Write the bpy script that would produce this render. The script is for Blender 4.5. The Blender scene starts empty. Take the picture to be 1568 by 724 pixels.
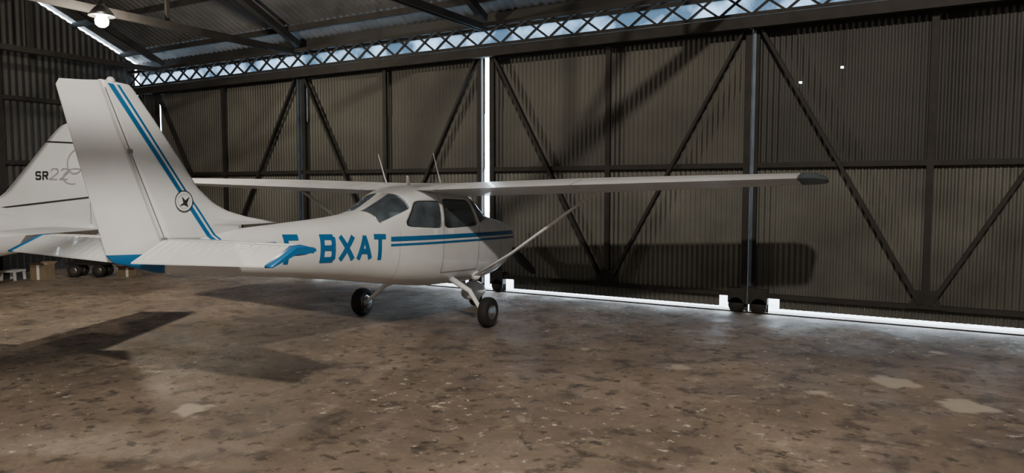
import bpy, bmesh, random
import numpy as np
from math import *
from mathutils import Vector, Matrix
random.seed(4)
scene=bpy.context.scene
# ------------------------------------------------------------------ materials
def nt(name):
    m=bpy.data.materials.new(name); m.use_nodes=True
    n=m.node_tree.nodes; l=m.node_tree.links
    return m,n,l,n['Principled BSDF']
def pbr(name,col,rough=.5,metal=0.,var=.15,scale=6.,bump=0.,bscale=40.,coat=0.,col2=None,detail=6):
    m,n,l,b=nt(name)
    tc=n.new('ShaderNodeTexCoord'); nz=n.new('ShaderNodeTexNoise')
    nz.inputs['Scale'].default_value=scale; nz.inputs['Detail'].default_value=detail
    l.new(tc.outputs['Object'],nz.inputs['Vector'])
    cr=n.new('ShaderNodeValToRGB')
    c2=col2 if col2 else tuple(c*(1-var*2) for c in col)
    cr.color_ramp.elements[0].position=.3; cr.color_ramp.elements[0].color=(*c2,1)
    cr.color_ramp.elements[1].position=.62; cr.color_ramp.elements[1].color=(*col,1)
    l.new(nz.outputs['Fac'],cr.inputs['Fac']); l.new(cr.outputs['Color'],b.inputs['Base Color'])
    b.inputs['Roughness'].default_value=rough; b.inputs['Metallic'].default_value=metal
    b.inputs['Coat Weight'].default_value=coat
    if bump:
        n2=n.new('ShaderNodeTexNoise'); n2.inputs['Scale'].default_value=bscale
        l.new(tc.outputs['Object'],n2.inputs['Vector'])
        bp=n.new('ShaderNodeBump'); bp.inputs['Strength'].default_value=bump; bp.inputs['Distance'].default_value=.02
        l.new(n2.outputs['Fac'],bp.inputs['Height']); l.new(bp.outputs['Normal'],b.inputs['Normal'])
    return m
M={}
M['white']=pbr('aircraft_white_paint',(.77,.80,.83),.36,var=.04,scale=2.5,coat=.2)
M['blue']=pbr('aircraft_blue_paint',(.012,.14,.36),.4,var=.06,scale=3)
M['teal']=pbr('dull_grey_teal_paint',(.075,.10,.115),.5,var=.1,scale=3)
M['seam']=pbr('panel_seam',(.22,.22,.22),.7,var=.1)
M['rubber']=pbr('tyre_rubber',(.012,.012,.012),.8,var=.2,scale=12)
M['alu']=pbr('brushed_aluminium',(.45,.45,.45),.35,1.,var=.1,scale=12)
M['black']=pbr('black_paint',(.015,.015,.017),.4,var=.1)
M['greydecal']=pbr('grey_decal',(.36,.37,.39),.5,var=.05)
M['blackdecal']=pbr('black_decal',(.03,.03,.035),.5,var=.05)
M['steel']=pbr('dark_rusty_steel',(.020,.018,.017),.7,.3,var=.2,scale=5)
M['edgelit']=pbr('edge_painted_daylight',(.10,.13,.17),.45,.6,var=.15,scale=4)  # leaf edge strips; the blueish daylight on them is put into the colour
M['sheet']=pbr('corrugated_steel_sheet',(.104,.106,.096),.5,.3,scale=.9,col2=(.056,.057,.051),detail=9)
M['sheetup']=pbr('upper_corrugated_sheet',(.066,.065,.056),.6,.2,scale=.7,col2=(.033,.033,.029),detail=9)  # own darker tone, with dimmer light at the door tops put into the colour
M['sheetdk']=pbr('upper_sheet_painted_shade',(.040,.040,.037),.6,.2,scale=.7,col2=(.019,.019,.018),detail=9)  # upper sheets of the right-hand leaves; dimness there is put into the colour
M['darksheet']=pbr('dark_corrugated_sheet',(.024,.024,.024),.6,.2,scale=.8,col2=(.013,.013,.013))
M['roof']=pbr('roof_sheet',(.135,.135,.14),.5,.3,scale=.7,col2=(.06,.06,.063))
M['cardboard']=pbr('cardboard',(.20,.15,.10),.85,var=.1)
M['plastic']=pbr('white_plastic',(.7,.7,.7),.5,var=.05)
M['interior']=pbr('cabin_lining',(.65,.68,.72),.8,var=.1)
M['seat']=pbr('seat_fabric',(.10,.13,.18),.9,var=.2)
def glassmat():
    m,n,l,b=nt('cabin_glazing')
    t=n.new('ShaderNodeBsdfTransparent'); t.inputs['Color'].default_value=(.90,.95,1.,1)
    g=n.new('ShaderNodeBsdfGlossy'); g.inputs['Roughness'].default_value=.04; g.inputs['Color'].default_value=(.9,.95,1,1)
    f=n.new('ShaderNodeFresnel'); f.inputs['IOR'].default_value=1.7; x=n.new('ShaderNodeMixShader')
    d=n.new('ShaderNodeBsdfDiffuse'); nz=n.new('ShaderNodeTexNoise'); nz.inputs['Scale'].default_value=2.; tc=n.new('ShaderNodeTexCoord')
    l.new(tc.outputs['Object'],nz.inputs['Vector']); d.inputs['Color'].default_value=(.36,.46,.56,1)
    mr=n.new('ShaderNodeMapRange'); l.new(nz.outputs['Fac'],mr.inputs[0]); mr.inputs[1].default_value=.35; mr.inputs[2].default_value=.65; mr.inputs[3].default_value=.06; mr.inputs[4].default_value=.26
    y=n.new('ShaderNodeMixShader'); l.new(mr.outputs[0],y.inputs[0])
    l.new(f.outputs[0],x.inputs[0]); l.new(t.outputs[0],x.inputs[1]); l.new(g.outputs[0],x.inputs[2])
    l.new(x.outputs[0],y.inputs[1]); l.new(d.outputs[0],y.inputs[2])
    l.new(y.outputs[0],n['Material Output'].inputs['Surface']); return m
M['glass']=glassmat()
M['darkglass']=pbr('dark_window_glass',(.018,.028,.04),.06,var=.2,scale=2,coat=.5)
def translucent():
    m,n,l,b=nt('translucent_eave_panel')
    t=n.new('ShaderNodeBsdfTranslucent'); nz=n.new('ShaderNodeTexNoise'); tc=n.new('ShaderNodeTexCoord')
    nz.inputs['Scale'].default_value=1.3; nz.inputs['Detail'].default_value=6
    l.new(tc.outputs['Object'],nz.inputs['Vector'])
    cr=n.new('ShaderNodeValToRGB'); cr.color_ramp.elements[0].color=(.014,.022,.03,1); cr.color_ramp.elements[0].position=.42
    cr.color_ramp.elements[1].color=(.09,.125,.16,1); cr.color_ramp.elements[1].position=.60
    l.new(nz.outputs['Fac'],cr.inputs['Fac']); l.new(cr.outputs['Color'],t.inputs['Color'])
    l.new(t.outputs['BSDF'],n['Material Output'].inputs['Surface'])
    return m
M['eave']=translucent()
def emis(name,col,s):
    m,n,l,b=nt(name)
    b.inputs['Base Color'].default_value=(*col,1); b.inputs['Emission Color'].default_value=(*col,1); b.inputs['Emission Strength'].default_value=s
    return m
M['bulb']=emis('glowing_bulb',(1,.90,.70),60)

# ------------------------------------------------------------------ mesh builder
class MB:
    def __init__(s): s.bm=bmesh.new(); s.mats=[]
    def mi(s,m):
        m=M[m] if isinstance(m,str) else m
        if m not in s.mats: s.mats.append(m)
        return s.mats.index(m)
    def face(s,vs,k,smooth=False):
        try:
            f=s.bm.faces.new(vs); f.material_index=k; f.smooth=smooth; return f
        except ValueError: return None
    def mesh(s,verts,faces,mat,smooth=False):
        k=s.mi(mat); v=[s.bm.verts.new(p) for p in verts]
        for f in faces: s.face([v[i] for i in f],k,smooth)
    def beam(s,p,q,w,h,mat,up=(0,0,1)):
        p=Vector(p);q=Vector(q);d=(q-p).normalized();u=Vector(up)
        if abs(d.dot(u))>.98: u=Vector((0,1,0))
        r=d.cross(u).normalized(); u=r.cross(d).normalized()
        c=[(-1,-1),(1,-1),(1,1),(-1,1)]
        vs=[tuple(e+r*a*w/2+u*b*h/2) for e in(p,q) for a,b in c]
        s.mesh(vs,[(0,1,2,3),(7,6,5,4),(0,4,5,1),(1,5,6,2),(2,6,7,3),(3,7,4,0)],mat)
    def box(s,a,b,mat):
        x0,y0,z0=a;x1,y1,z1=b
        s.mesh([(x0,y0,z0),(x1,y0,z0),(x1,y1,z0),(x0,y1,z0),(x0,y0,z1),(x1,y0,z1),(x1,y1,z1),(x0,y1,z1)],
          [(3,2,1,0),(4,5,6,7),(0,1,5,4),(1,2,6,5),(2,3,7,6),(3,0,4,7)],mat)
    def loft(s,rings,mat,closed=True,caps=True,smooth=True):
        k=s.mi(mat); R=[[s.bm.verts.new(p) for p in r] for r in rings]; n=len(R[0])
        for a,b in zip(R[:-1],R[1:]):
            for i in range(n if closed else n-1):
                j=(i+1)%n; s.face([a[i],a[j],b[j],b[i]],k,smooth)
        if caps: s.face(list(reversed(R[0])),k); s.face(R[-1],k)
    def tube(s,pts,rad,mat,seg=12,asp=1.,side=(0,0,1)):
        rings=[];P=[Vector(p) for p in pts]
        for i,p in enumerate(P):
            d=(P[min(i+1,len(P)-1)]-P[max(i-1,0)]).normalized(); u=Vector(side)
            if abs(d.dot(u))>.98:u=Vector((0,1,0))
            r=d.cross(u).normalized();u=r.cross(d)
            rr=rad[i] if isinstance(rad,(list,tuple)) else rad
            rings.append([tuple(p+r*cos(2*pi*k/seg)*rr*asp+u*sin(2*pi*k/seg)*rr) for k in range(seg)])
        s.loft(rings,mat)
    def rev(s,c,axis,prof,mat,seg=28):
        c=Vector(c);a=Vector(axis).normalized();u=Vector((0,0,1)) if abs(a.z)<.9 else Vector((1,0,0))
        r=a.cross(u).normalized();u=r.cross(a)
        s.loft([[tuple(c+a*h+(r*cos(2*pi*k/seg)+u*sin(2*pi*k/seg))*max(R,1e-4)) for k in range(seg)] for h,R in prof],mat)
    def done(s,name,parent=None,loc=None,rot=None,fix=True):
        if fix: bmesh.ops.recalc_face_normals(s.bm,faces=s.bm.faces)
        me=bpy.data.meshes.new(name); s.bm.to_mesh(me); s.bm.free()
        for m in s.mats: me.materials.append(m)
        o=bpy.data.objects.new(name,me); scene.collection.objects.link(o)
        if parent: o.parent=parent
        if loc: o.location=loc
        if rot: o.rotation_euler=rot
        return o
def empty(name,loc=(0,0,0),rot=(0,0,0)):
    e=bpy.data.objects.new(name,None); e.location=loc; e.rotation_euler=rot; e.empty_display_size=.3
    scene.collection.objects.link(e); return e

# ------------------------------------------------------------------ floor
def floor_mat():
    m,n,l,b=nt('stained_concrete')
    tc=n.new('ShaderNodeTexCoord'); V=tc.outputs['Object']
    def noise(sc,det=8,rough=.6,vec=V):
        x=n.new('ShaderNodeTexNoise');x.inputs['Scale'].default_value=sc;x.inputs['Detail'].default_value=det;x.inputs['Roughness'].default_value=rough
        l.new(vec,x.inputs['Vector']);return x.outputs['Fac']
    def ramp(f,p0,c0,p1,c1):
        r=n.new('ShaderNodeValToRGB');e=r.color_ramp.elements
        e[0].position=p0;e[0].color=(*c0,1);e[1].position=p1;e[1].color=(*c1,1);l.new(f,r.inputs['Fac']);return r.outputs['Color']
    def mix(f,a,c,mode='MIX'):
        x=n.new('ShaderNodeMix');x.data_type='RGBA';x.blend_type=mode
        if isinstance(f,float): x.inputs[0].default_value=f
        else: l.new(f,x.inputs[0])
        for s,i in((a,6),(c,7)):
            if isinstance(s,tuple): x.inputs[i].default_value=(*s,1)
            else: l.new(s,x.inputs[i])
        return x.outputs[2]
    wn=n.new('ShaderNodeTexNoise');wn.inputs['Scale'].default_value=3.5;wn.inputs['Detail'].default_value=7;l.new(V,wn.inputs['Vector'])
    sub=n.new('ShaderNodeVectorMath');sub.operation='MULTIPLY_ADD';l.new(wn.outputs['Color'],sub.inputs[0]);sub.inputs[1].default_value=(.5,.5,0);l.new(V,sub.inputs[2])
    def disc(x,y,r,soft,amt):
        d=n.new('ShaderNodeVectorMath');d.operation='DISTANCE';l.new(sub.outputs[0],d.inputs[0]);d.inputs[1].default_value=(x+.25,y+.25,0)
        lt=n.new('ShaderNodeMapRange');l.new(d.outputs['Value'],lt.inputs[0]);lt.inputs[1].default_value=r;lt.inputs[2].default_value=r-soft
        lt.inputs[3].default_value=0;lt.inputs[4].default_value=amt; return lt.outputs[0]
    base=ramp(noise(.5,10,.70),.38,(.085,.067,.053),.62,(.285,.228,.175))
    base=mix(ramp(noise(2.6,9,.7),.42,(0,0,0),.68,(.85,.85,.85)),base,(.165,.122,.088))
    base=mix(ramp(noise(22,5,.7),.35,(.45,.45,.45),.7,(0,0,0)),base,(.12,.092,.072))
    base=mix(ramp(noise(1.9,10,.78,V),.56,(0,0,0),.66,(.7,.7,.7)),base,(.36,.305,.24))
    base=mix(ramp(noise(2.8,8,.65),.53,(0,0,0),.62,(.85,.85,.85)),base,(.062,.048,.039))
    base=mix(ramp(noise(7,5,.6),.58,(0,0,0),.64,(.85,.85,.85)),base,(.046,.037,.030))
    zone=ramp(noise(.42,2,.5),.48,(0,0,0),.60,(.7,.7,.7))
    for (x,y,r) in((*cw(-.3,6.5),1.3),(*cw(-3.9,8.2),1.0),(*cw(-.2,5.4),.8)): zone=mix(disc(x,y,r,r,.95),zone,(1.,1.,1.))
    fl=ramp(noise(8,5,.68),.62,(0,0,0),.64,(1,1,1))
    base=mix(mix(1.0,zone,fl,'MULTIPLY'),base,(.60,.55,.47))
    fl2=ramp(noise(26,3,.6),.69,(0,0,0),.71,(.6,.6,.6))
    base=mix(fl2,base,(.48,.43,.36))
    for (x,y,r) in PATCH: base=mix(disc(x,y,r,.07,.75),base,(.42,.37,.30))
    l.new(base,b.inputs['Base Color'])
    rr=ramp(noise(1.3,6),.35,(.52,.52,.52),.65,(.88,.88,.88)); l.new(rr,b.inputs['Roughness'])
    bp=n.new('ShaderNodeBump');bp.inputs['Strength'].default_value=.5;bp.inputs['Distance'].default_value=.02
    l.new(noise(14,8,.7),bp.inputs['Height']);l.new(bp.outputs['Normal'],b.inputs['Normal'])
    return m
def cw(X,D): return (7.42+.864*X-.504*D, -11.79+.504*X+.864*D)
PATCH=[(*cw(-2.93,6.4),.19),(*cw(1.87,7.9),.15),(*cw(3.95,7.28),.24),(*cw(4.15,6.47),.26),(*cw(.9,8.8),.10),(*cw(5.6,7.2),.2),(*cw(3.0,6.9),.12),(*cw(5.2,8.6),.15)]
XL,XR,YB=-11.2,15.1,-20.
b=MB(); b.mesh([(XL-.3,YB-.3,0),(XR+.3,YB-.3,0),(XR+.3,.35,0),(XL-.3,.35,0)],[(0,1,2,3)],floor_mat()); b.done('floor')
b=MB(); b.mesh([(-40,.35,-.02),(45,.35,-.02),(45,40,-.02),(-40,40,-.02)],[(0,1,2,3)],pbr('apron_concrete',(.6,.6,.58),.8)); b.done('apron_ground')

# ------------------------------------------------------------------ doors
def corr(bm_,x0,x1,z0,z1,y,mat,per=.085,amp=.011,axis='x',step=6):
    n=max(4,int((x1-x0)/per*step)); k=bm_.mi(mat); A=[];B=[]
    for i in range(n+1):
        x=x0+(x1-x0)*i/n; o=amp*sin(2*pi*x/per)
        if axis=='x': p0=(x,y+o,z0);p1=(x,y+o,z1 if not callable(z1) else z1(x))
        else: p0=(y+o,x,z0);p1=(y+o,x,z1 if not callable(z1) else z1(x))
        A.append(bm_.bm.verts.new(p0));B.append(bm_.bm.verts.new(p1))
    for i in range(n): bm_.face([A[i],A[i+1],B[i+1],B[i]],k,True)
W=4.93; DT=4.55
def door(i,x0,x1,post=None,up='sheetup',lo='sheet',holes=(),z0=.075):
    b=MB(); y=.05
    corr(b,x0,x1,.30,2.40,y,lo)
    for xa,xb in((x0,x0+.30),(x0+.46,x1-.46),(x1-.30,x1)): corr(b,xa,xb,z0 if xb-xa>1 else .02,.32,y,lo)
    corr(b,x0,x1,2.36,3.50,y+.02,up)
    cuts=[x0]; 
    for hx,hz in holes:
        corr(b,cuts[-1],hx-.018,3.44,DT,y+.032,up)
        corr(b,hx-.018,hx+.018,3.44,hz-.015,y+.032,up); corr(b,hx-.018,hx+.018,hz+.015,DT,y+.032,up); cuts.append(hx+.018)
    corr(b,cuts[-1],x1,3.44,DT,y+.032,up)
    yi=-.03
    xm=(x0+x1)/2
    for z,h in((.30,.07),(2.36,.08),(DT-.05,.12)): b.beam((x0,yi,z),(x1,yi,z),.06,h,'steel')
    for x in(x0+.05,x1-.05): b.beam((x,yi-.005,.15),(x,yi-.005,DT),.10,.07,'steel',up=(0,1,0))
    b.beam((xm,yi-.003,.28),(xm,yi-.003,DT),.09,.06,'steel',up=(0,1,0))
    b.beam((x0+.12,yi-.035,DT-.08),(xm-.06,yi-.035,.34),.05,.095,'steel',up=(0,1,0))
    b.beam((x1-.12,yi-.035,DT-.08),(xm+.06,yi-.035,.34),.05,.095,'steel',up=(0,1,0))
    b.mesh([(xm-.22,yi-.065,.28),(xm+.22,yi-.065,.28),(xm+.12,yi-.065,.55),(xm-.12,yi-.065,.55)],[(0,1,2,3)],'steel')
    for x in(x0+.17,x1-.17):
        b.box((x-.13,-.08,.16),(x+.13,.03,.40),'steel')
        b.rev((x,-.04,.13),(0,1,0),[(-.04,0),(-.04,.12),(-.02,.125),(-.02,.11),(.02,.11),(.02,.125),(.04,.12),(.04,0)],'steel',20)
    if post is not None: b.beam((post,yi-.055,.45),(post,yi-.055,DT-.1),.045,.04,'edgelit',up=(0,1,0))
    b.done('door_%d'%i)
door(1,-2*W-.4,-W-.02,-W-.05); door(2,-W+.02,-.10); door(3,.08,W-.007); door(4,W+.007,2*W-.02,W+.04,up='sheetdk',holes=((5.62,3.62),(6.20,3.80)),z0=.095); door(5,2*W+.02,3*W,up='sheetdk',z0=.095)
b=MB(); b.box((XL+.1,.01,0),(XR-.1,.05,.02),'steel'); b.done('trim_1')
# ------------------------------------------------------------------ walls
E,SL,SR=5.40,.46,10.
def rz(s): return E+SL*(s if s<=SR else 2*SR-s)
b=MB(); corr(b,YB,0,0,lambda y: rz(-y)-.065,XL,'darksheet',per=.15,amp=.018,axis='y')
for z in(1.1,2.6,4.1): b.beam((XL+.08,YB,z),(XL+.08,0,z),.08,.10,'steel')
for y in(-3.4,-6.8,-10,-13.4,-16.8): b.beam((XL+.12,y,0),(XL+.12,y,rz(-y)-.15),.14,.14,'steel',up=(0,1,0))
b.done('wall_left')
b=MB(); corr(b,YB,0,0,lambda y: rz(-y)-.0,XR,'darksheet',per=.15,amp=.018,axis='y',step=4)
for z in(2.2,4.2): b.beam((XR-.08,YB,z),(XR-.08,0,z),.08,.10,'steel')
b.done('wall_right')
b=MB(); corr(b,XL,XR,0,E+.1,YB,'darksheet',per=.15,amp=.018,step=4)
for z in(2.2,4.2): b.beam((XL,YB+.08,z),(XR,YB+.08,z),.08,.10,'steel')
b.done('wall_back')
b=MB(); corr(b,XL,-2*W-.52,0,4.55,.05,'darksheet',per=.15,amp=.018); b.beam((XL+.2,-.04,0),(XL+.2,-.04,4.4),.14,.10,'steel',up=(0,1,0))
b.done('wall_front')
b=MB(); b.box((XL,.10,5.02),(XR,.16,E+.05),'darksheet'); b.done('trim_2')
b=MB(); b.mesh([(XL,.13,4.58),(XR,.13,4.58),(XR,.13,5.04),(XL,.13,5.04)],[(0,1,2,3)],'eave'); b.done('window_1')
# ------------------------------------------------------------------ roof
b=MB()
k=b.mi('roof')
for sgn in(0,1):
    n=int((XR-XL)/.18*4);A=[];B=[]
    for i in range(n+1):
        x=XL-.02+(XR-XL+.04)*i/n;o=.018*sin(2*pi*x/.18)
        A.append(b.bm.verts.new((x,(.2 if sgn==0 else YB-.2),E+o-(.2*SL)))); B.append(b.bm.verts.new((x,-SR,E+SL*SR+o)))
    for i in range(n): b.face([A[i],A[i+1],B[i+1],B[i]],k,True)
for s in np.arange(.4,19.9,1.2):
    if abs(s-10)<.3: continue
    b.beam((XL+.05,-s,rz(s)-.10),(XR-.05,-s,rz(s)-.10),.06,.12,'steel')
b.done('ceiling')
for x in(-2*W,-W,0,W,2*W):
    b=MB(); zb=5.02
    for o in(-.05,.05):
        b.beam((x+o,-.1,zb),(x+o,YB+.1,zb),.05,.12,'steel')
    b.beam((x,-.1,E-.20),(x,-SR,E+SL*SR-.24),.12,.14,'steel'); b.beam((x,YB+.1,E-.20),(x,-SR,E+SL*SR-.24),.12,.14,'steel')
    ps=[3.3,6.6,10,13.4,16.7]
    for i,s in enumerate(ps):
        b.beam((x,-s,zb),(x,-s,rz(s)-.25),.06,.06,'steel',up=(0,1,0))
        s2=s-3.3 if s<=10 else s+3.3
        if .5<s2<19.5: b.beam((x,-s,zb),(x,-s2,rz(s2)-.25),.06,.06,'steel')
    b.done('roof_truss')
b=MB(); y=-.26
b.beam((XL+.15,y,4.53),(XR-.15,y,4.53),.14,.17,'steel')
b.beam((XL+.15,y,4.66),(XR-.15,y,4.66),.07,.05,'steel'); b.beam((XL+.15,y,5.04),(XR-.15,y,5.04),.08,.07,'steel')
x=XL+.15
while x<XR-.7:
    b.beam((x,y,4.66),(x+.5,y,5.04),.04,.035,'steel'); b.beam((x+.5,y+.03,4.66),(x,y+.03,5.04),.04,.035,'steel'); x+=.5
b.done('lattice_girder')
# ------------------------------------------------------------------ lamps
def lamp(x,y,z,e,col,r=.12,sc=1.):
    g=empty('pendant_lamp',(x,y,z))
    b=MB()
    b.rev((0,0,0),(0,0,1),[(.02*sc,.20*sc),(.08*sc,.17*sc),(.16*sc,.10*sc),(.20*sc,.06),(.24*sc,.05),(.24*sc,.0)],'alu',24)
    top=rz(-y)-.05-z
    b.beam((0,0,.2*sc),(0,0,top),.02,.02,'steel',up=(0,1,0)); b.done('shade',g)
    b=MB(); b.rev((0,0,-.16),(0,0,1),[(0,0.001),(.01,.05),(.05,.095),(.11,.105),(.17,.08),(.23,.04),(.27,.03)],'bulb',20); b.done('bulb',g)
    L=bpy.data.lights.new('lamp_light','POINT'); L.energy=e; L.color=col; L.shadow_soft_size=r
    o=bpy.data.objects.new('light',L); o.location=(0,0,-.20-r); o.parent=g; scene.collection.objects.link(o)
lamp(8.3,-13.6,7.95,4700,(1,.89,.745),.17,1.2)
lamp(3.2,-17.0,6.4,380,(1,.90,.78),.3,1.2)  # added unseen fill lamp, weakens the wing shadow on the doors
lamp(-4.47,-4.80,4.80,600,(1,.88,.70),.1)

# ------------------------------------------------------------------ aircraft helpers
def hermite(xs,ys,x):
    xs=np.array(xs);ys=np.array(ys)
    i=int(np.clip(np.searchsorted(xs,x)-1,0,len(xs)-2))
    def sl(j):
        if j==0: return (ys[1]-ys[0])/(xs[1]-xs[0])
        if j==len(xs)-1: return (ys[-1]-ys[-2])/(xs[-1]-xs[-2])
        a=(ys[j]-ys[j-1])/(xs[j]-xs[j-1]);c=(ys[j+1]-ys[j])/(xs[j+1]-xs[j])
        return 0 if a*c<=0 else 2*a*c/(a+c)
    h=xs[i+1]-xs[i];t=(x-xs[i])/h
    return float((2*t**3-3*t**2+1)*ys[i]+(t**3-2*t**2+t)*h*sl(i)+(-2*t**3+3*t**2)*ys[i+1]+(t**3-t**2)*h*sl(i+1))
class Fus:
    def __init__(s,st): s.st=sorted(st); s.xs=[a[0] for a in s.st]
    def at(s,x): return [hermite(s.xs,[a[k] for a in s.st],x) for k in range(1,6)]
    def ring(s,x,n=48,ins=0.):
        zb,zt,zc,hw,e=s.at(x);R=[];zb+=ins;zt-=ins;hw-=ins
        for k in range(n):
            t=2*pi*k/n;c,q=cos(t),sin(t)
            R.append((x,hw*copysign(abs(c)**(2/e),c),zc+(zt-zc if q>0 else zc-zb)*copysign(abs(q)**(2/e),q)))
        return R
    def side(s,x,z):
        zb,zt,zc,hw,e=s.at(x);q=abs(z-zc)/((zt-zc) if z>zc else (zc-zb));q=min(q,.999)
        return hw*(1-q**e)**(1/e)
    def surf(s,x,t,off=.008):
        zb,zt,zc,hw,e=s.at(x);c,q=cos(t),sin(t);hw+=off;zt+=off;zb-=off
        return (x,hw*copysign(abs(c)**(2/e),c),zc+(zt-zc if q>0 else zc-zb)*copysign(abs(q)**(2/e),q))
def quadpt(quad,a,c):
    u,v=(a+1)/2,(c+1)/2
    return tuple((1-u)*(1-v)*quad[0][i]+u*(1-v)*quad[1][i]+u*v*quad[2][i]+(1-u)*v*quad[3][i] for i in(0,1))
def side_patch(b,F,quad,mat,sg=-1,off=.008,e=6,K=7,N=40):
    k=b.mi(mat);rows=[]
    def P(a,c):
        x,z=quadpt(quad,a,c)
        return b.bm.verts.new((x,sg*(F.side(x,z)+off),z))
    c=P(0,0)
    for r in range(1,K+1):
        rr=r/K;row=[]
        for i in range(N):
            t=2*pi*i/N;cc,q=cos(t),sin(t)
            row.append(P(rr*copysign(abs(cc)**(2/e),cc),rr*copysign(abs(q)**(2/e),q)))
        rows.append(row)
    for i in range(N): b.face([c,rows[0][i],rows[0][(i+1)%N]],k,True)
    for A,B in zip(rows[:-1],rows[1:]):
        for i in range(N):j=(i+1)%N;b.face([A[i],A[j],B[j],B[i]],k,True)
def strip(b,fn,xs,mat,rows=3):
    k=b.mi(mat);G=[[b.bm.verts.new(fn(x,r/rows)) for r in range(rows+1)] for x in xs]
    for A,B in zip(G[:-1],G[1:]):
        for r in range(rows): b.face([A[r],A[r+1],B[r+1],B[r]],k,True)
# block lettering built from strokes (unit cell 1 x 1)
GL={'F':[((0,0),(0,1)),((0,1),(1,1)),((0,.54),(.8,.54))],
'B':[((0,0),(0,1)),((0,1),(.82,1)),((.82,1),(1,.88)),((1,.88),(1,.64)),((1,.64),(.84,.52)),((0,.52),(.84,.52)),((.84,.52),(1,.40)),((1,.40),(1,.12)),((1,.12),(.82,0)),((.82,0),(0,0))],
'X':[((0,0),(1,1)),((0,1),(1,0))],'A':[((0,0),(.5,1)),((.5,1),(1,0)),((.2,.32),(.8,.32))],'T':[((.5,0),(.5,1)),((0,1),(1,1))],'-':[((0,.45),(1,.45))],
'S':[((1,.85),(.85,1)),((.85,1),(.15,1)),((.15,1),(0,.85)),((0,.85),(0,.65)),((0,.65),(.15,.5)),((.15,.5),(.85,.5)),((.85,.5),(1,.35)),((1,.35),(1,.15)),((1,.15),(.85,0)),((.85,0),(.15,0)),((.15,0),(0,.15))],
'R':[((0,0),(0,1)),((0,1),(.82,1)),((.82,1),(1,.88)),((1,.88),(1,.64)),((1,.64),(.84,.5)),((0,.5),(.84,.5)),((.5,.5),(1,0))],
'2':[((0,.8),(.2,1)),((.2,1),(.8,1)),((.8,1),(1,.8)),((1,.8),(1,.6)),((1,.6),(0,0)),((0,0),(1,0))]}
def letter(b,ch,x0,z0,w,h,sw,fn,mat,shear=0.):
    k=b.mi(mat); hw=sw/2
    for (a,c) in GL[ch]:
        p=Vector((hw+a[0]*(w-sw),hw+a[1]*(h-sw)));q=Vector((hw+c[0]*(w-sw),hw+c[1]*(h-sw)))
        d=(q-p).normalized();n=Vector((-d.y,d.x));ext=hw*.9 if (abs(d.x)<.01 or abs(d.y)<.01) else hw*.35
        p-=d*ext;q+=d*ext;N=8;G=[]
        for i in range(N+1):
            e=p.lerp(q,i/N);row=[]
            for s in(-1,0,1):
                v=e+n*hw*s; v.y=min(max(v.y,0),h); v.x=min(max(v.x,0),w)
                row.append(b.bm.verts.new(fn(x0+v.x+shear*v.y,z0+v.y)))
            G.append(row)
        for A_,B_ in zip(G[:-1],G[1:]):
            for r in(0,1): b.face([A_[r],A_[r+1],B_[r+1],B_[r]],k,True)
def naca(t,n=16,camber=.02):
    up=[];lo=[]
    for i in range(n+1):
        s=(1-cos(pi*i/n))/2
        yt=5*t*(.2969*sqrt(s)-.126*s-.3516*s*s+.2843*s**3-.1036*s**4)
        yc=camber/.16*(.8*s-s*s) if s<.4 else camber/.36*(.2+.8*s-s*s)
        up.append((s,yc+yt));lo.append((s,yc-yt))
    return up[::-1]+lo[1:]
def wheel(b,c,r,w,ax=(0,1,0),hub='alu'):
    t=r*.30
    prof=[]
    for i in range(13):
        a=pi*i/12; prof.append((-w/2*cos(a),r-t+t*sin(a)**.7))
    b.rev(c,ax,[(-w*.42,.0),(-w*.42,r*.5),(-w/2,r-t)]+prof+[(w/2,r-t),(w*.42,r*.5),(w*.42,0)],'rubber',36)
    b.rev(c,ax,[(-w*.5,0),(-w*.5,r*.22),(-w*.44,r*.30),(-w*.46,r*.5),(-w*.40,r*.52),(w*.40,r*.52),(w*.46,r*.5),(w*.44,r*.30),(w*.5,r*.22),(w*.5,0)],hub,24)

# ------------------------------------------------------------------ high-wing airplane
PITCH=.05
A=empty('propeller_airplane',(.89,-3.21,0),(0,PITCH,radians(94.7)))
F=Fus([(2.37,1.02,1.38,1.21,.14,2.2),(2.32,.94,1.45,1.2,.31,2.4),(2.15,.82,1.53,1.18,.43,2.7),(1.8,.69,1.58,1.15,.50,2.9),(1.45,.61,1.62,1.12,.53,3.),
(1.12,.575,1.68,1.12,.55,3.),(.85,.56,1.86,1.15,.555,3.),(.6,.555,1.99,1.18,.56,3.1),(.3,.56,2.02,1.2,.56,3.2),(-.3,.57,2.02,1.2,.56,3.2),(-.7,.60,2.0,1.2,.55,3.2),
(-1.0,.63,1.93,1.2,.53,3.1),(-1.35,.67,1.77,1.2,.48,2.9),(-1.75,.72,1.61,1.19,.42,2.6),(-2.3,.78,1.53,1.18,.345,2.4),(-3.,.85,1.46,1.16,.26,2.3),(-4.,.94,1.36,1.15,.14,2.2),(-4.5,.985,1.29,1.13,.075,2.),(-4.62,1.0,1.25,1.12,.03,2.)])
b=MB(); xs=np.concatenate([np.linspace(-4.62,2.2,90),np.linspace(2.22,2.37,8)])
b.loft([F.ring(x) for x in xs],'white'); fus=b.done('fuselage',A)
WIN=[([(-1.27,1.44),(-.47,1.42),(-.45,1.80),(-1.00,1.78)],7),([(-.38,1.42),(.58,1.46),(.38,1.84),(-.36,1.83)],9),([(.66,1.50),(1.02,1.60),(.79,1.76),(.50,1.86)],9)]
cut=[]
b=MB(); b.loft([F.ring(x,48,.028) for x in np.linspace(-1.80,1.20,40)],'interior'); cut.append(b.done('cutter'))
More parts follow.
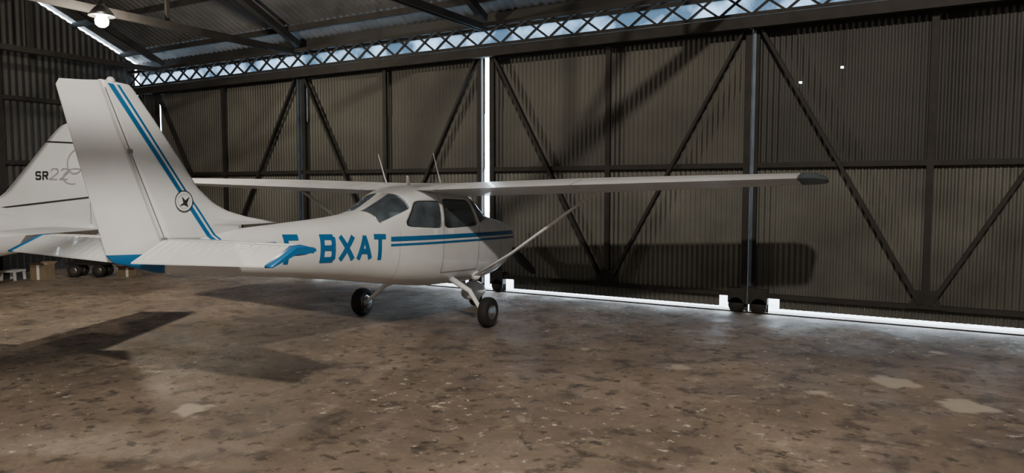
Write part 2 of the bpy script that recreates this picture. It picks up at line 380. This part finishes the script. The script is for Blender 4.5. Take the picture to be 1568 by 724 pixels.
for q,e in WIN:
    poly=[]
    for i in range(48):
        t=2*pi*i/48;c_,s_=cos(t),sin(t); poly.append(quadpt(q,copysign(abs(c_)**(2/e),c_),copysign(abs(s_)**(2/e),s_)))
    b=MB(); b.loft([[(x,y,z) for x,z in poly] for y in(-.9,.9)],'interior'); cut.append(b.done('cutter'))
def surfsolid(x0,x1,a0,a1,nx=8,na=16):
    b=MB();R=[]
    for i in range(nx+1):
        x=x0+(x1-x0)*i/nx
        R.append([F.surf(x,radians(a0+(a1-a0)*j/na),.06) for j in range(na+1)]+[F.surf(x,radians(a0+(a1-a0)*j/na),-.08) for j in range(na,-1,-1)])
    b.loft(R,'interior'); return b.done('cutter')
REAR=[(-1.68,-1.12,36,86),(-1.68,-1.12,94,144)]; FRONT=(.70,1.08,40,140)
for r in REAR+[FRONT]: cut.append(surfsolid(*r))
for c_ in cut:
    c_.parent=A
    md=fus.modifiers.new('cut','BOOLEAN'); md.operation='DIFFERENCE'; md.solver='EXACT'; md.object=c_
    try: md.material_mode='TRANSFER'
    except Exception: pass
bpy.context.view_layer.update()
me=bpy.data.meshes.new_from_object(fus.evaluated_get(bpy.context.evaluated_depsgraph_get()))
fus.modifiers.clear(); fus.data=me
for c_ in cut: bpy.data.objects.remove(c_)
b=MB()
for sg in(-1,1):
    for q,e in WIN: side_patch(b,F,q,'glass',sg,-.006,e=e)
def surfgrid(x0,x1,a0,a1,mat,nx=12,nt_=24,off=-.006):
    k=b.mi(mat);G=[[b.bm.verts.new(F.surf(x0+(x1-x0)*i/nx,radians(a0+(a1-a0)*j/nt_),off)) for j in range(nt_+1)] for i in range(nx+1)]
    for a,c in zip(G[:-1],G[1:]):
        for j in range(nt_): b.face([a[j],a[j+1],c[j+1],c[j]],k,True)
for r in REAR+[FRONT]: surfgrid(*r,'glass')
b.done('windows',A)
b=MB()
for sg in(-1,1):
    for q,e in WIN:
        N=48;k=b.mi('black');P=[]
        for rr in(.985,1.02):
            P.append([])
            for i in range(N):
                t=2*pi*i/N;c_,s_=cos(t),sin(t);x,z=quadpt(q,rr*copysign(abs(c_)**(2/e),c_),rr*copysign(abs(s_)**(2/e),s_))
                P[-1].append(b.bm.verts.new((x,sg*(F.side(x,z)+.004),z)))
        for i in range(N): b.face([P[0][i],P[0][(i+1)%N],P[1][(i+1)%N],P[1][i]],k,True)
b.done('window_seals',A)
b=MB()
for x in(.05,-.85):
    for y in(-.25,.25):
        b.tube([(x+.22,y,1.02),(x-.20,y,1.02)],[.2,.2],'seat',14,.45,side=(0,1,0))
        b.tube([(x-.18,y,1.0),(x-.28,y,1.30),(x-.33,y,1.48)],[.20,.19,.14],'seat',14,.3,side=(0,1,0))
        b.tube([(x-.33,y,1.50),(x-.35,y,1.62)],[.09,.08],'seat',12,.4,side=(0,1,0))
b.box((.95,-.47,1.05),(1.02,.47,1.50),'black')
b.done('cabin_seats',A)
b=MB()
for sg in(-1,1):
    for za,zb_,h0 in((1.275,1.350,.060),(1.198,1.268,.030)):
        zf=lambda x,r:(za+(zb_-za)*(x+1.5)/3.7)+h0*(r-.5)
        strip(b,lambda x,r:(x,sg*(F.side(x,zf(x,r))+.006),zf(x,r)),np.linspace(-1.55,2.22,50),'blue')
    strip(b,lambda x,r:(x,sg*(F.side(x,1.22+.04*r)+.006),1.22+.04*r),np.linspace(-3.62,-3.32,8),'blue')
for x,z0,z1 in((-.42,.78,1.90),(.63,.74,1.44),):
    for sg in(-1,1): strip(b,lambda t,r:(x+.006*(r*2-1),sg*(F.side(x,t)+.005),t),np.linspace(z0,z1,20),'seam',1)
for sg in(-1,1):
    strip(b,lambda x,r:(x,sg*(F.side(x,.78)+.005),.78+.01*r),np.linspace(-.42,.63,16),'seam',1)
    for xx in(1.45,-1.38): strip(b,lambda t,r:(xx+.003*(r*2-1),sg*(F.side(xx,t)+.004),t),np.linspace(F.at(xx)[0]+.02,(F.at(xx)[1]-.03) if xx>0 else 1.4,24),'seam',1)
b.done('paint_stripes',A)
b=MB()
for ch,x0,w_ in(('F',-3.22,.21),('-',-2.93,.13),('B',-2.71,.235),('X',-2.425,.26),('A',-2.135,.26),('T',-1.85,.215)):
    letter(b,ch,x0,1.01,w_,.33,.066,lambda x,z:(x,-(F.side(x,z)+.006),z),'blue')
    letter(b,ch,0,0,w_,.33,.066,lambda x,z,x0=x0:((-4.85-x0)-x,(F.side((-4.85-x0)-x,1.01+z)+.006),1.01+z),'blue')
b.done('registration_lettering',A)
b=MB()
b.rev((2.36,0,1.215),(1,0,0),[(0,.0),(0,.15),(.06,.145),(.16,.11),(.24,.05),(.27,0)],'white',24); b.done('spinner',A)
b=MB()
ang=atan2(-.6,.74)
for s_ in(1,-1):
    rings=[]
    for i in range(14):
        q=i/13; rr=.08+.87*q; c=.075*(1+1.0*sin(pi*min(1,q*1.1))) * (1 if q<.9 else sqrt(max(.05,1-((q-.9)/.1)**2)))
        tw=radians(55-35*q); th=.016*(1.2-q)
        dy,dz=-cos(ang)*s_,sin(ang)*s_
        ty,tz=-dz,dy
        R=[]
        for k in range(10):
            a=2*pi*k/10;u=cos(a)*c;v=sin(a)*th
            R.append((2.44+u*sin(tw)*.8+v*cos(tw),dy*rr+ty*u*cos(tw),1.215+dz*rr+tz*u*cos(tw)))
        rings.append(R)
    b.loft(rings,'black')
b.done('propeller',A)
DI=tan(radians(1.73))
def wsec(y,c,xle,t,dz=0.,inc=.026):
    z0=1.965+abs(y)*DI+dz
    return [(xle-c*s,y,z0+c*q-c*s*inc) for s,q in naca(t)]
def wtop(y,s):
    a=abs(y); 
    if a<=2.54:c,x=1.63,.82
    else: f=(a-2.54)/(5.2-2.54);c,x=1.63-.47*f,.82-.10*f
    t=.12;yt=5*t*(.2969*sqrt(s)-.126*s-.3516*s*s+.2843*s**3-.1036*s**4);yc=.02/.16*(.8*s-s*s) if s<.4 else .02/.36*(.2+.8*s-s*s)
    return (x-c*s,y,1.965+a*DI+c*(yc+yt)-c*s*.026+.003), (x-c*s,y,1.965+a*DI+c*(yc-yt)-c*s*.026-.003)
b=MB()
b.loft([wsec(-5.2,1.16,.72,.12),wsec(-2.54,1.63,.82,.12),wsec(-.5,1.63,.82,.12),wsec(.5,1.63,.82,.12),wsec(2.54,1.63,.82,.12),wsec(5.2,1.16,.72,.12)],'white')
for sg in(-1,1):
    for q in(0,1):
        strip(b,lambda y,r:wtop(sg*y,.735+.006*r)[q],np.linspace(.6,5.2,30),'seam',1)
        for yy in(.62,2.58,5.19): strip(b,lambda s,r:wtop(sg*(yy+.012*r),s)[q],np.linspace(.74,.995,8),'seam',1)
b.done('wing',A)
b=MB()
for sg in(-1,1):
    b.loft([wsec(sg*5.2,1.165,.72,.125),wsec(sg*5.36,1.10,.66,.12,-.005),wsec(sg*5.46,.92,.54,.10,-.02),wsec(sg*5.50,.66,.38,.06,-.035)],'teal')
b.done('wing_tips',A)
b=MB()
for sg in(-1,1):
    b.tube([(.66,sg*.50,.68),(.45,sg*1.2,1.05),(.20,sg*2.62,1.965+.02)],[.05,.05,.045],'white',14,.42,side=(1,0,0))
    b.tube([(.70,sg*.46,.64),(.66,sg*.53,.70)],[.07,.06],'white',12)
b.done('wing_struts',A)
b=MB()
for y in(.52,-.42): b.tube([(-.30,y,2.06),(-.36,y,2.16),(-.52,y,2.47)],[.014,.009,.004],'plastic',8)
b.tube([(-.5,0,2.02),(-.52,0,2.14),(-.54,0,2.15)],[.03,.02,.01],'plastic',8); b.done('antennas',A)
# tail
finpts=[(1.40,-3.0),(1.455,-2.95),(1.485,-3.22),(1.525,-3.53),(1.575,-3.77),(1.65,-3.96),(1.79,-4.15),(2.05,-4.37),(2.37,-4.63),(2.63,-4.86),(2.67,-4.91)]
def zhinge(z): return -4.54-(z-1.22)*(.64/1.44)
def finLE(z): return float(np.interp(z,[p[0] for p in finpts],[p[1] for p in finpts]))
def rudTE(z): return float(np.interp(z,[.99,1.10,1.15,2.56,2.61],[-4.62,-5.03,-5.10,-5.545,-5.52]))
def fth(z): return .075-.035*(z-1.2)/1.5
b=MB()
rings=[]
for z in np.concatenate([np.linspace(1.30,2.0,26),np.linspace(2.03,2.62,16),[2.645,2.665]]):
    h=zhinge(z);L=finLE(z) if z>1.456 else -3.6
    t=fth(z);R=[]
    if z>2.65:t*=.5
    N=14
    for i in range(N+1):
        s=i/N; x=L+(h-L)*s; R.append((x,-t*sqrt(min(1,s*2.2))*(1 if s<.45 else 1-.1*(s-.45)),z))
    for i in range(N,0,-1):
        s=i/N; x=L+(h-L)*s; R.append((x,t*sqrt(min(1,s*2.2))*(1 if s<.45 else 1-.1*(s-.45)),z))
    rings.append(R)
b.loft(rings,'white')
b.done('fin',A)
b=MB(); rings=[]
for z in np.concatenate([[.99,1.04,1.10,1.13,1.17],np.linspace(1.22,2.56,14),[2.59,2.61]]):
    h=zhinge(z)-.02 if z>1.22 else -4.56;T=rudTE(z);t=fth(z)*.88
    zf_=z+.04*max(0,(z-2.3)/.31)
    rings.append([(h,-t*.7,zf_),(h-.04,-t,zf_),((h+T)/2,-t*.55,(z+zf_)/2),(T,-.006,z),(T,.006,z),((h+T)/2,t*.55,(z+zf_)/2),(h-.04,t,zf_),(h,t*.7,zf_)])
b.loft(rings[:5],'blue',smooth=False); b.loft(rings[4:],'white',smooth=False)
for sg in(-1,1):
    strip(b,lambda z,r:(zhinge(z)+.002-.012*r,sg*(fth(z)*.97+.001),z),np.linspace(1.28,2.60,20),'seam',1)
    for z in(1.30,2.08): b.box((zhinge(z)-.025,sg*fth(z)*.95-.010,z-.018),(zhinge(z)+.015,sg*fth(z)*.95+.010,z+.018),'seam')
b.rev((-5.08,0,2.64),(0,0,1),[(0,.035),(.04,.035),(.06,.02),(.065,0)],'plastic',14)
b.done('rudder',A)
def finy(x,z):
    L=finLE(max(z,1.46));h=zhinge(z);s=(x-L)/(h-L)
    if s>1: s=1;
    s=max(s,.02);return fth(z)*sqrt(min(1,s*2.2))*(1 if s<.45 else 1-.1*(s-.45))+.004
b=MB()
def fx(z): return -4.07-(z-1.28)*(1.06/1.35)
for sg in(-1,1):
    for o,w in((0,.055),(.085,.028)):
        def sy(x,z):
            f=finy(x,z) if x>zhinge(z) else fth(z)*.9+.005
            if z<1.52: f=max(f,F.side(x,z)+.006 if z<F.at(x)[1]-.01 else 0)
            return f
        strip(b,lambda z,r:(fx(z)+o+w*r,sg*sy(fx(z)+o+w*r,z),z),np.linspace(1.29,2.64,70),'blue',2)
b.done('fin_stripes',A)
b=MB()
ex,ez=-4.38,1.66
def ringdec(cx,cz,r0,r1,mat,off):
    k=b.mi(mat);N=36
    for sg in(-1,1):
        P=[[b.bm.verts.new((cx+r*cos(2*pi*i/N),sg*(finy(cx,cz)+off),cz+r*sin(2*pi*i/N))) for i in range(N)] for r in(r0,r1)]
        for i in range(N): b.face([P[0][i],P[0][(i+1)%N],P[1][(i+1)%N],P[1][i]],k)
ringdec(ex,ez,.001,.095,'white',.006); ringdec(ex,ez,.092,.102,'blackdecal',.009); ringdec(ex,ez,.066,.070,'greydecal',.009)
for sg in(-1,1):
    yy=sg*(finy(ex,ez)+.010)
    b.mesh([(ex-.055,yy,ez-.05),(ex-.01,yy,ez-.015),(ex-.03,yy,ez+.05),(ex+.012,yy,ez+.01),(ex+.06,yy,ez+.045),(ex+.035,yy,ez-.02),(ex+.05,yy,ez-.055),(ex,yy,ez-.035)],[tuple(range(8))],'blackdecal')
b.done('fin_emblem',A)
ZS=1.26
b=MB()
for sg in(-1,1):
    R=[]
    for y,L,H in((.05,-3.98,-4.56),(.9,-4.19,-4.56),(1.64,-4.40,-4.56)):
        pts=[]
        for i in range(9):
            s=i/8;pts.append((L+(H-L)*s,sg*y,ZS+.045*sqrt(min(1,2.4*s))))
        for i in range(8,0,-1):
            s=i/8;pts.append((L+(H-L)*s,sg*y,ZS-.045*sqrt(min(1,2.4*s))))
        R.append(pts)
    b.loft(R,'white')
b.done('stabilizer',A)
b=MB()
for sg in(-1,1):
    def es(y,T,zt,th=.04): return [(-4.575,sg*y,ZS+th),(-4.64,sg*y,ZS+th-.005),(T,sg*y,zt+.006),(T,sg*y,zt-.006),(-4.64,sg*y,ZS-th-.005),(-4.575,sg*y,ZS-th)]
    b.loft([es(.12,-4.96,1.10),es(1.64,-4.93,1.14)],'white',smooth=False)
    b.loft([[(-4.39,sg*1.64,ZS+.02),(-4.54,sg*1.64,ZS+.047),(-4.66,sg*1.64,ZS+.04),(-4.935,sg*1.64,1.15),(-4.935,sg*1.64,1.13),(-4.66,sg*1.64,ZS-.05),(-4.54,sg*1.64,ZS-.047),(-4.39,sg*1.64,ZS-.02)],
            [(-4.43,sg*1.72,ZS+.012),(-4.54,sg*1.72,ZS+.03),(-4.66,sg*1.72,ZS+.025),(-4.93,sg*1.72,1.145),(-4.93,sg*1.72,1.133),(-4.66,sg*1.72,ZS-.03),(-4.54,sg*1.72,ZS-.03),(-4.43,sg*1.72,ZS-.012)]],'blue')
    for i in range(14):
        y=.2+i*.103
        b.beam((-4.66,sg*y,ZS+.036),(-4.92,sg*y,1.12+.018),.005,.005,'white')
b.done('elevator',A)
# landing gear
b=MB()
for sg,yy in((-1,1.07),(1,1.16)):
    b.tube([(.05,sg*.42,.66),(.03,sg*.75,.50),(0,sg*(yy-.12),.25),(0,sg*(yy-.05),.215)],[.05,.036,.03,.03],'white',12)
    wheel(b,(0,sg*yy,.22),.22,.16)
    b.rev((0,sg*(yy-.11),.215),(0,1,0),[(-.012,0),(-.012,.10),(.012,.10),(.012,0)],'alu',20)
b.done('main_landing_gear',A)
b=MB(); up=1.6*PITCH
b.tube([(1.52,0,.70),(1.58,0,.34+up)],[.05,.045],'white',12)
wheel(b,(1.60,0,.17+up),.17,.12)
rings=[]
for i in range(17):
    q=i/16; x=1.18+.76*q; r=sin(pi*(q**.75))**.6 if 0<q<1 else .02
    rings.append([(x,.135*r*cos(a),.25+up+(.19*r*sin(a) if sin(a)>0 else .14*r*sin(a))) for a in [2*pi*k/20 for k in range(20)]])
b.loft(rings,'white'); b.done('nose_landing_gear',A)

# ------------------------------------------------------------------ low-wing airplane (left)
bx,by=cw(-5.95,9.8)
C=empty('propeller_airplane',(bx,by,0),(0,0,radians(180+30.26)))
G=Fus([(6.9,1.0,1.35,1.18,.15,2.2),(6.7,.9,1.5,1.18,.4,2.4),(6.1,.72,1.62,1.15,.52,2.6),(5.4,.65,1.75,1.15,.6,2.7),(4.8,.6,2.1,1.15,.62,2.6),(4.1,.6,2.28,1.2,.63,2.6),(3.3,.64,2.2,1.25,.58,2.5),(2.4,.8,1.95,1.3,.42,2.4),(1.4,1.0,1.73,1.35,.26,2.3),(.4,1.2,1.62,1.42,.13,2.1),(-.1,1.30,1.55,1.45,.07,2.),(-.3,1.36,1.50,1.45,.02,2.)])
b=MB(); b.loft([G.ring(x,36) for x in np.linspace(-.3,6.9,60)],'white'); b.done('fuselage',C)
b=MB()
for sg in(-1,1):
    side_patch(b,G,[(2.9,1.6),(3.7,1.55),(3.8,1.98),(3.3,2.0)],'darkglass',sg); side_patch(b,G,[(3.8,1.55),(4.8,1.5),(4.6,1.95),(3.9,2.05)],'darkglass',sg)
b.done('windows',C)
def cLE(z): return float(np.interp(z,[1.6,1.72,1.9,2.3,2.6,2.78,2.86,2.90],[2.3,1.45,.98,.63,.38,.22,.12,-.05]))
def cTE(z): return float(np.interp(z,[1.4,2.82,2.9],[-.55,-.62,-.5]))
def cth(z): return .07-.03*(z-1.6)/1.2
def cy(x,z):
    s=(x-cLE(z))/(cTE(z)-cLE(z)); s=min(max(s,.01),.99); return cth(z)*sqrt(min(1,3*s))*(1 if s<.33 else (1-s)/.67*.9+.1)
b=MB(); rings=[]
for z in np.concatenate([np.linspace(1.45,2.75,22),[2.80,2.84,2.87,2.89]]):
    L,T=cLE(z),cTE(z);R=[]
    for i in range(13): x=L+(T-L)*i/12;R.append((x,cy(x,z),z))
    for i in range(12,0,-1): x=L+(T-L)*i/12;R.append((x,-cy(x,z),z))
    rings.append(R)
b.loft(rings,'white'); b.done('fin',C)
b=MB()
strip(b,lambda x,r:(x,cy(x,2.62)+.006,2.60+.05*x+.022*r),np.linspace(.38,-.2,16),'blackdecal',1)
strip(b,lambda x,r:(x,cy(x,1.8)+.012,1.84-.12*x+.022*r),np.linspace(.98,-.5,20),'blackdecal',1)
strip(b,lambda z,r:(-.22+.008*r,cy(-.22,z)+.004,z),np.linspace(1.5,2.85,20),'seam',1)
def loopdec(cx,cz,rx,rz_,w,a0,a1,tilt):
    def f(t,r):
        R_=1+w*(r-.5); x=rx*R_*cos(t);z=rz_*R_*sin(t); X=cx-(x*cos(tilt)-z*sin(tilt)); Z=cz+x*sin(tilt)+z*cos(tilt)
        return (X,cy(X,Z)+.009,Z)
    strip(b,f,np.linspace(a0,a1,40),'greydecal',1)
loopdec(-.06,2.36,.11,.17,.14,.5,5.9,-.35); loopdec(-.02,2.16,.14,.10,.16,.2,4.6,.3)
b.done('fin_stripes',C)
b=MB()
fnc=lambda x,z:(-x,cy(-x,z)+.008,z)
for ch,x0 in(('S',-.50),('R',-.40)): letter(b,ch,x0,2.11,.085,.12,.024,fnc,'blackdecal')
for ch,x0 in(('2',-.31),('2',-.175)): letter(b,ch,x0,2.11,.11,.16,.018,fnc,'greydecal',.2)
b.done('model_lettering',C)
b=MB()
for sg in(-1,1):
    def cs(y,L,T,t,z): return [(L+(T-L)*s,sg*y,z+(L-T)*q) for s,q in naca(t,8,0)]
    b.loft([cs(.03,.55,-.35,.09,1.44),cs(1.9,.30,-.32,.08,1.46)],'white')
b.done('stabilizer',C)
b=MB()
for sg in(-1,1):
    def ws(y,L,T,t,z): return [(L+(T-L)*s,sg*y,z+(L-T)*q) for s,q in naca(t,12)]
    b.loft([ws(.3,5.0,3.6,.14,.78),ws(3,4.8,3.72,.13,1.0),ws(5.5,4.6,3.8,.12,1.2),ws(5.75,4.35,3.8,.06,1.25)],'white')
b.done('wing',C)
b=MB()
for sg in(-1,1):
    b.tube([(4.2,sg*1.0,.85),(4.15,sg*1.45,.25)],[.06,.04],'white',10); wheel(b,(4.15,sg*1.55,.2),.2,.14)
b.tube([(6.2,0,.8),(6.4,0,.35),(6.2,0,.2)],[.05,.04,.03],'white',10); wheel(b,(6.25,0,.17),.17,.12); b.done('landing_gear',C)
b=MB(); b.rev((6.88,0,1.18),(1,0,0),[(0,0),(0,.16),(.15,.12),(.28,.04),(.3,0)],'white',20)
for a in(30,150,270):
    d=Vector((0,cos(radians(a)),sin(radians(a)))); b.tube([tuple(Vector((6.98,0,1.18))+d*r) for r in(.1,.4,.8,.95)],[.05,.08,.06,.02],'black',10,.25,side=(1,0,0))
b.done('propeller',C)

# ------------------------------------------------------------------ small things at far left
x,y=cw(-9.55,16.2); g=empty('utility_cart',(x,y,0),(0,0,radians(30)))
b=MB()
for xx in(-.28,.28):
    for yy in(-.16,.16): wheel(b,(xx,yy,.15),.15,.08)
b.box((-.45,-.2,.28),(.45,.2,.34),'steel'); b.box((-.30,-.15,.34),(.25,.15,.52),'black')
b.tube([(-.45,0,.31),(-.6,0,.6),(-.62,0,.9)],.018,'steel',8); b.done('body',g)
def cbox(name,X,D,w,d,h,r):
    x,y=cw(X,D); b=MB(); b.box((-w/2,-d/2,0),(w/2,d/2,h),'cardboard')
    b.mesh([(-w/2,-d/2,h),(w/2,-d/2,h),(w/2,-d/2-.1,h+.06),(-w/2,-d/2-.1,h+.06)],[(0,1,2,3)],'cardboard')
    b.mesh([(-w/2,d/2,h),(w/2,d/2,h),(w/2,d/2+.1,h+.05),(-w/2,d/2+.1,h+.05)],[(0,1,2,3)],'cardboard')
    b.box((-.03,-d/2-.002,.0),(.03,d/2+.002,h+.003),'plastic'); b.done(name,None,(x,y,0),(0,0,r))
cbox('cardboard_box',-10.35,15.75,.35,.3,.32,.5); cbox('cardboard_box',-8.7,16.3,.4,.3,.2,.5)
x,y=cw(-10.9,15.6)
b=MB(); b.box((-.17,-.17,.18),(.17,.17,.22),'plastic')
for i in(-1,1):
    for j in(-1,1): b.beam((i*.14,j*.14,.19),(i*.15,j*.15,0),.04,.04,'plastic',up=(0,1,0))
b.done('step_stool',None,(x,y,0),(0,0,.5))

# ------------------------------------------------------------------ world & camera
w=bpy.data.worlds.new('sky'); scene.world=w; w.use_nodes=True
bg=w.node_tree.nodes['Background']; bg.inputs['Color'].default_value=(.70,.85,1,1); bg.inputs['Strength'].default_value=20.0
cam=bpy.data.cameras.new('camera'); cam.sensor_width=36; cam.lens=36*1100/1568; cam.clip_start=.05; cam.clip_end=200
co=bpy.data.objects.new('camera',cam); co.location=(7.42,-11.79,2.0); co.rotation_euler=(radians(90-3.85),0,radians(30.26))
scene.collection.objects.link(co); scene.camera=co
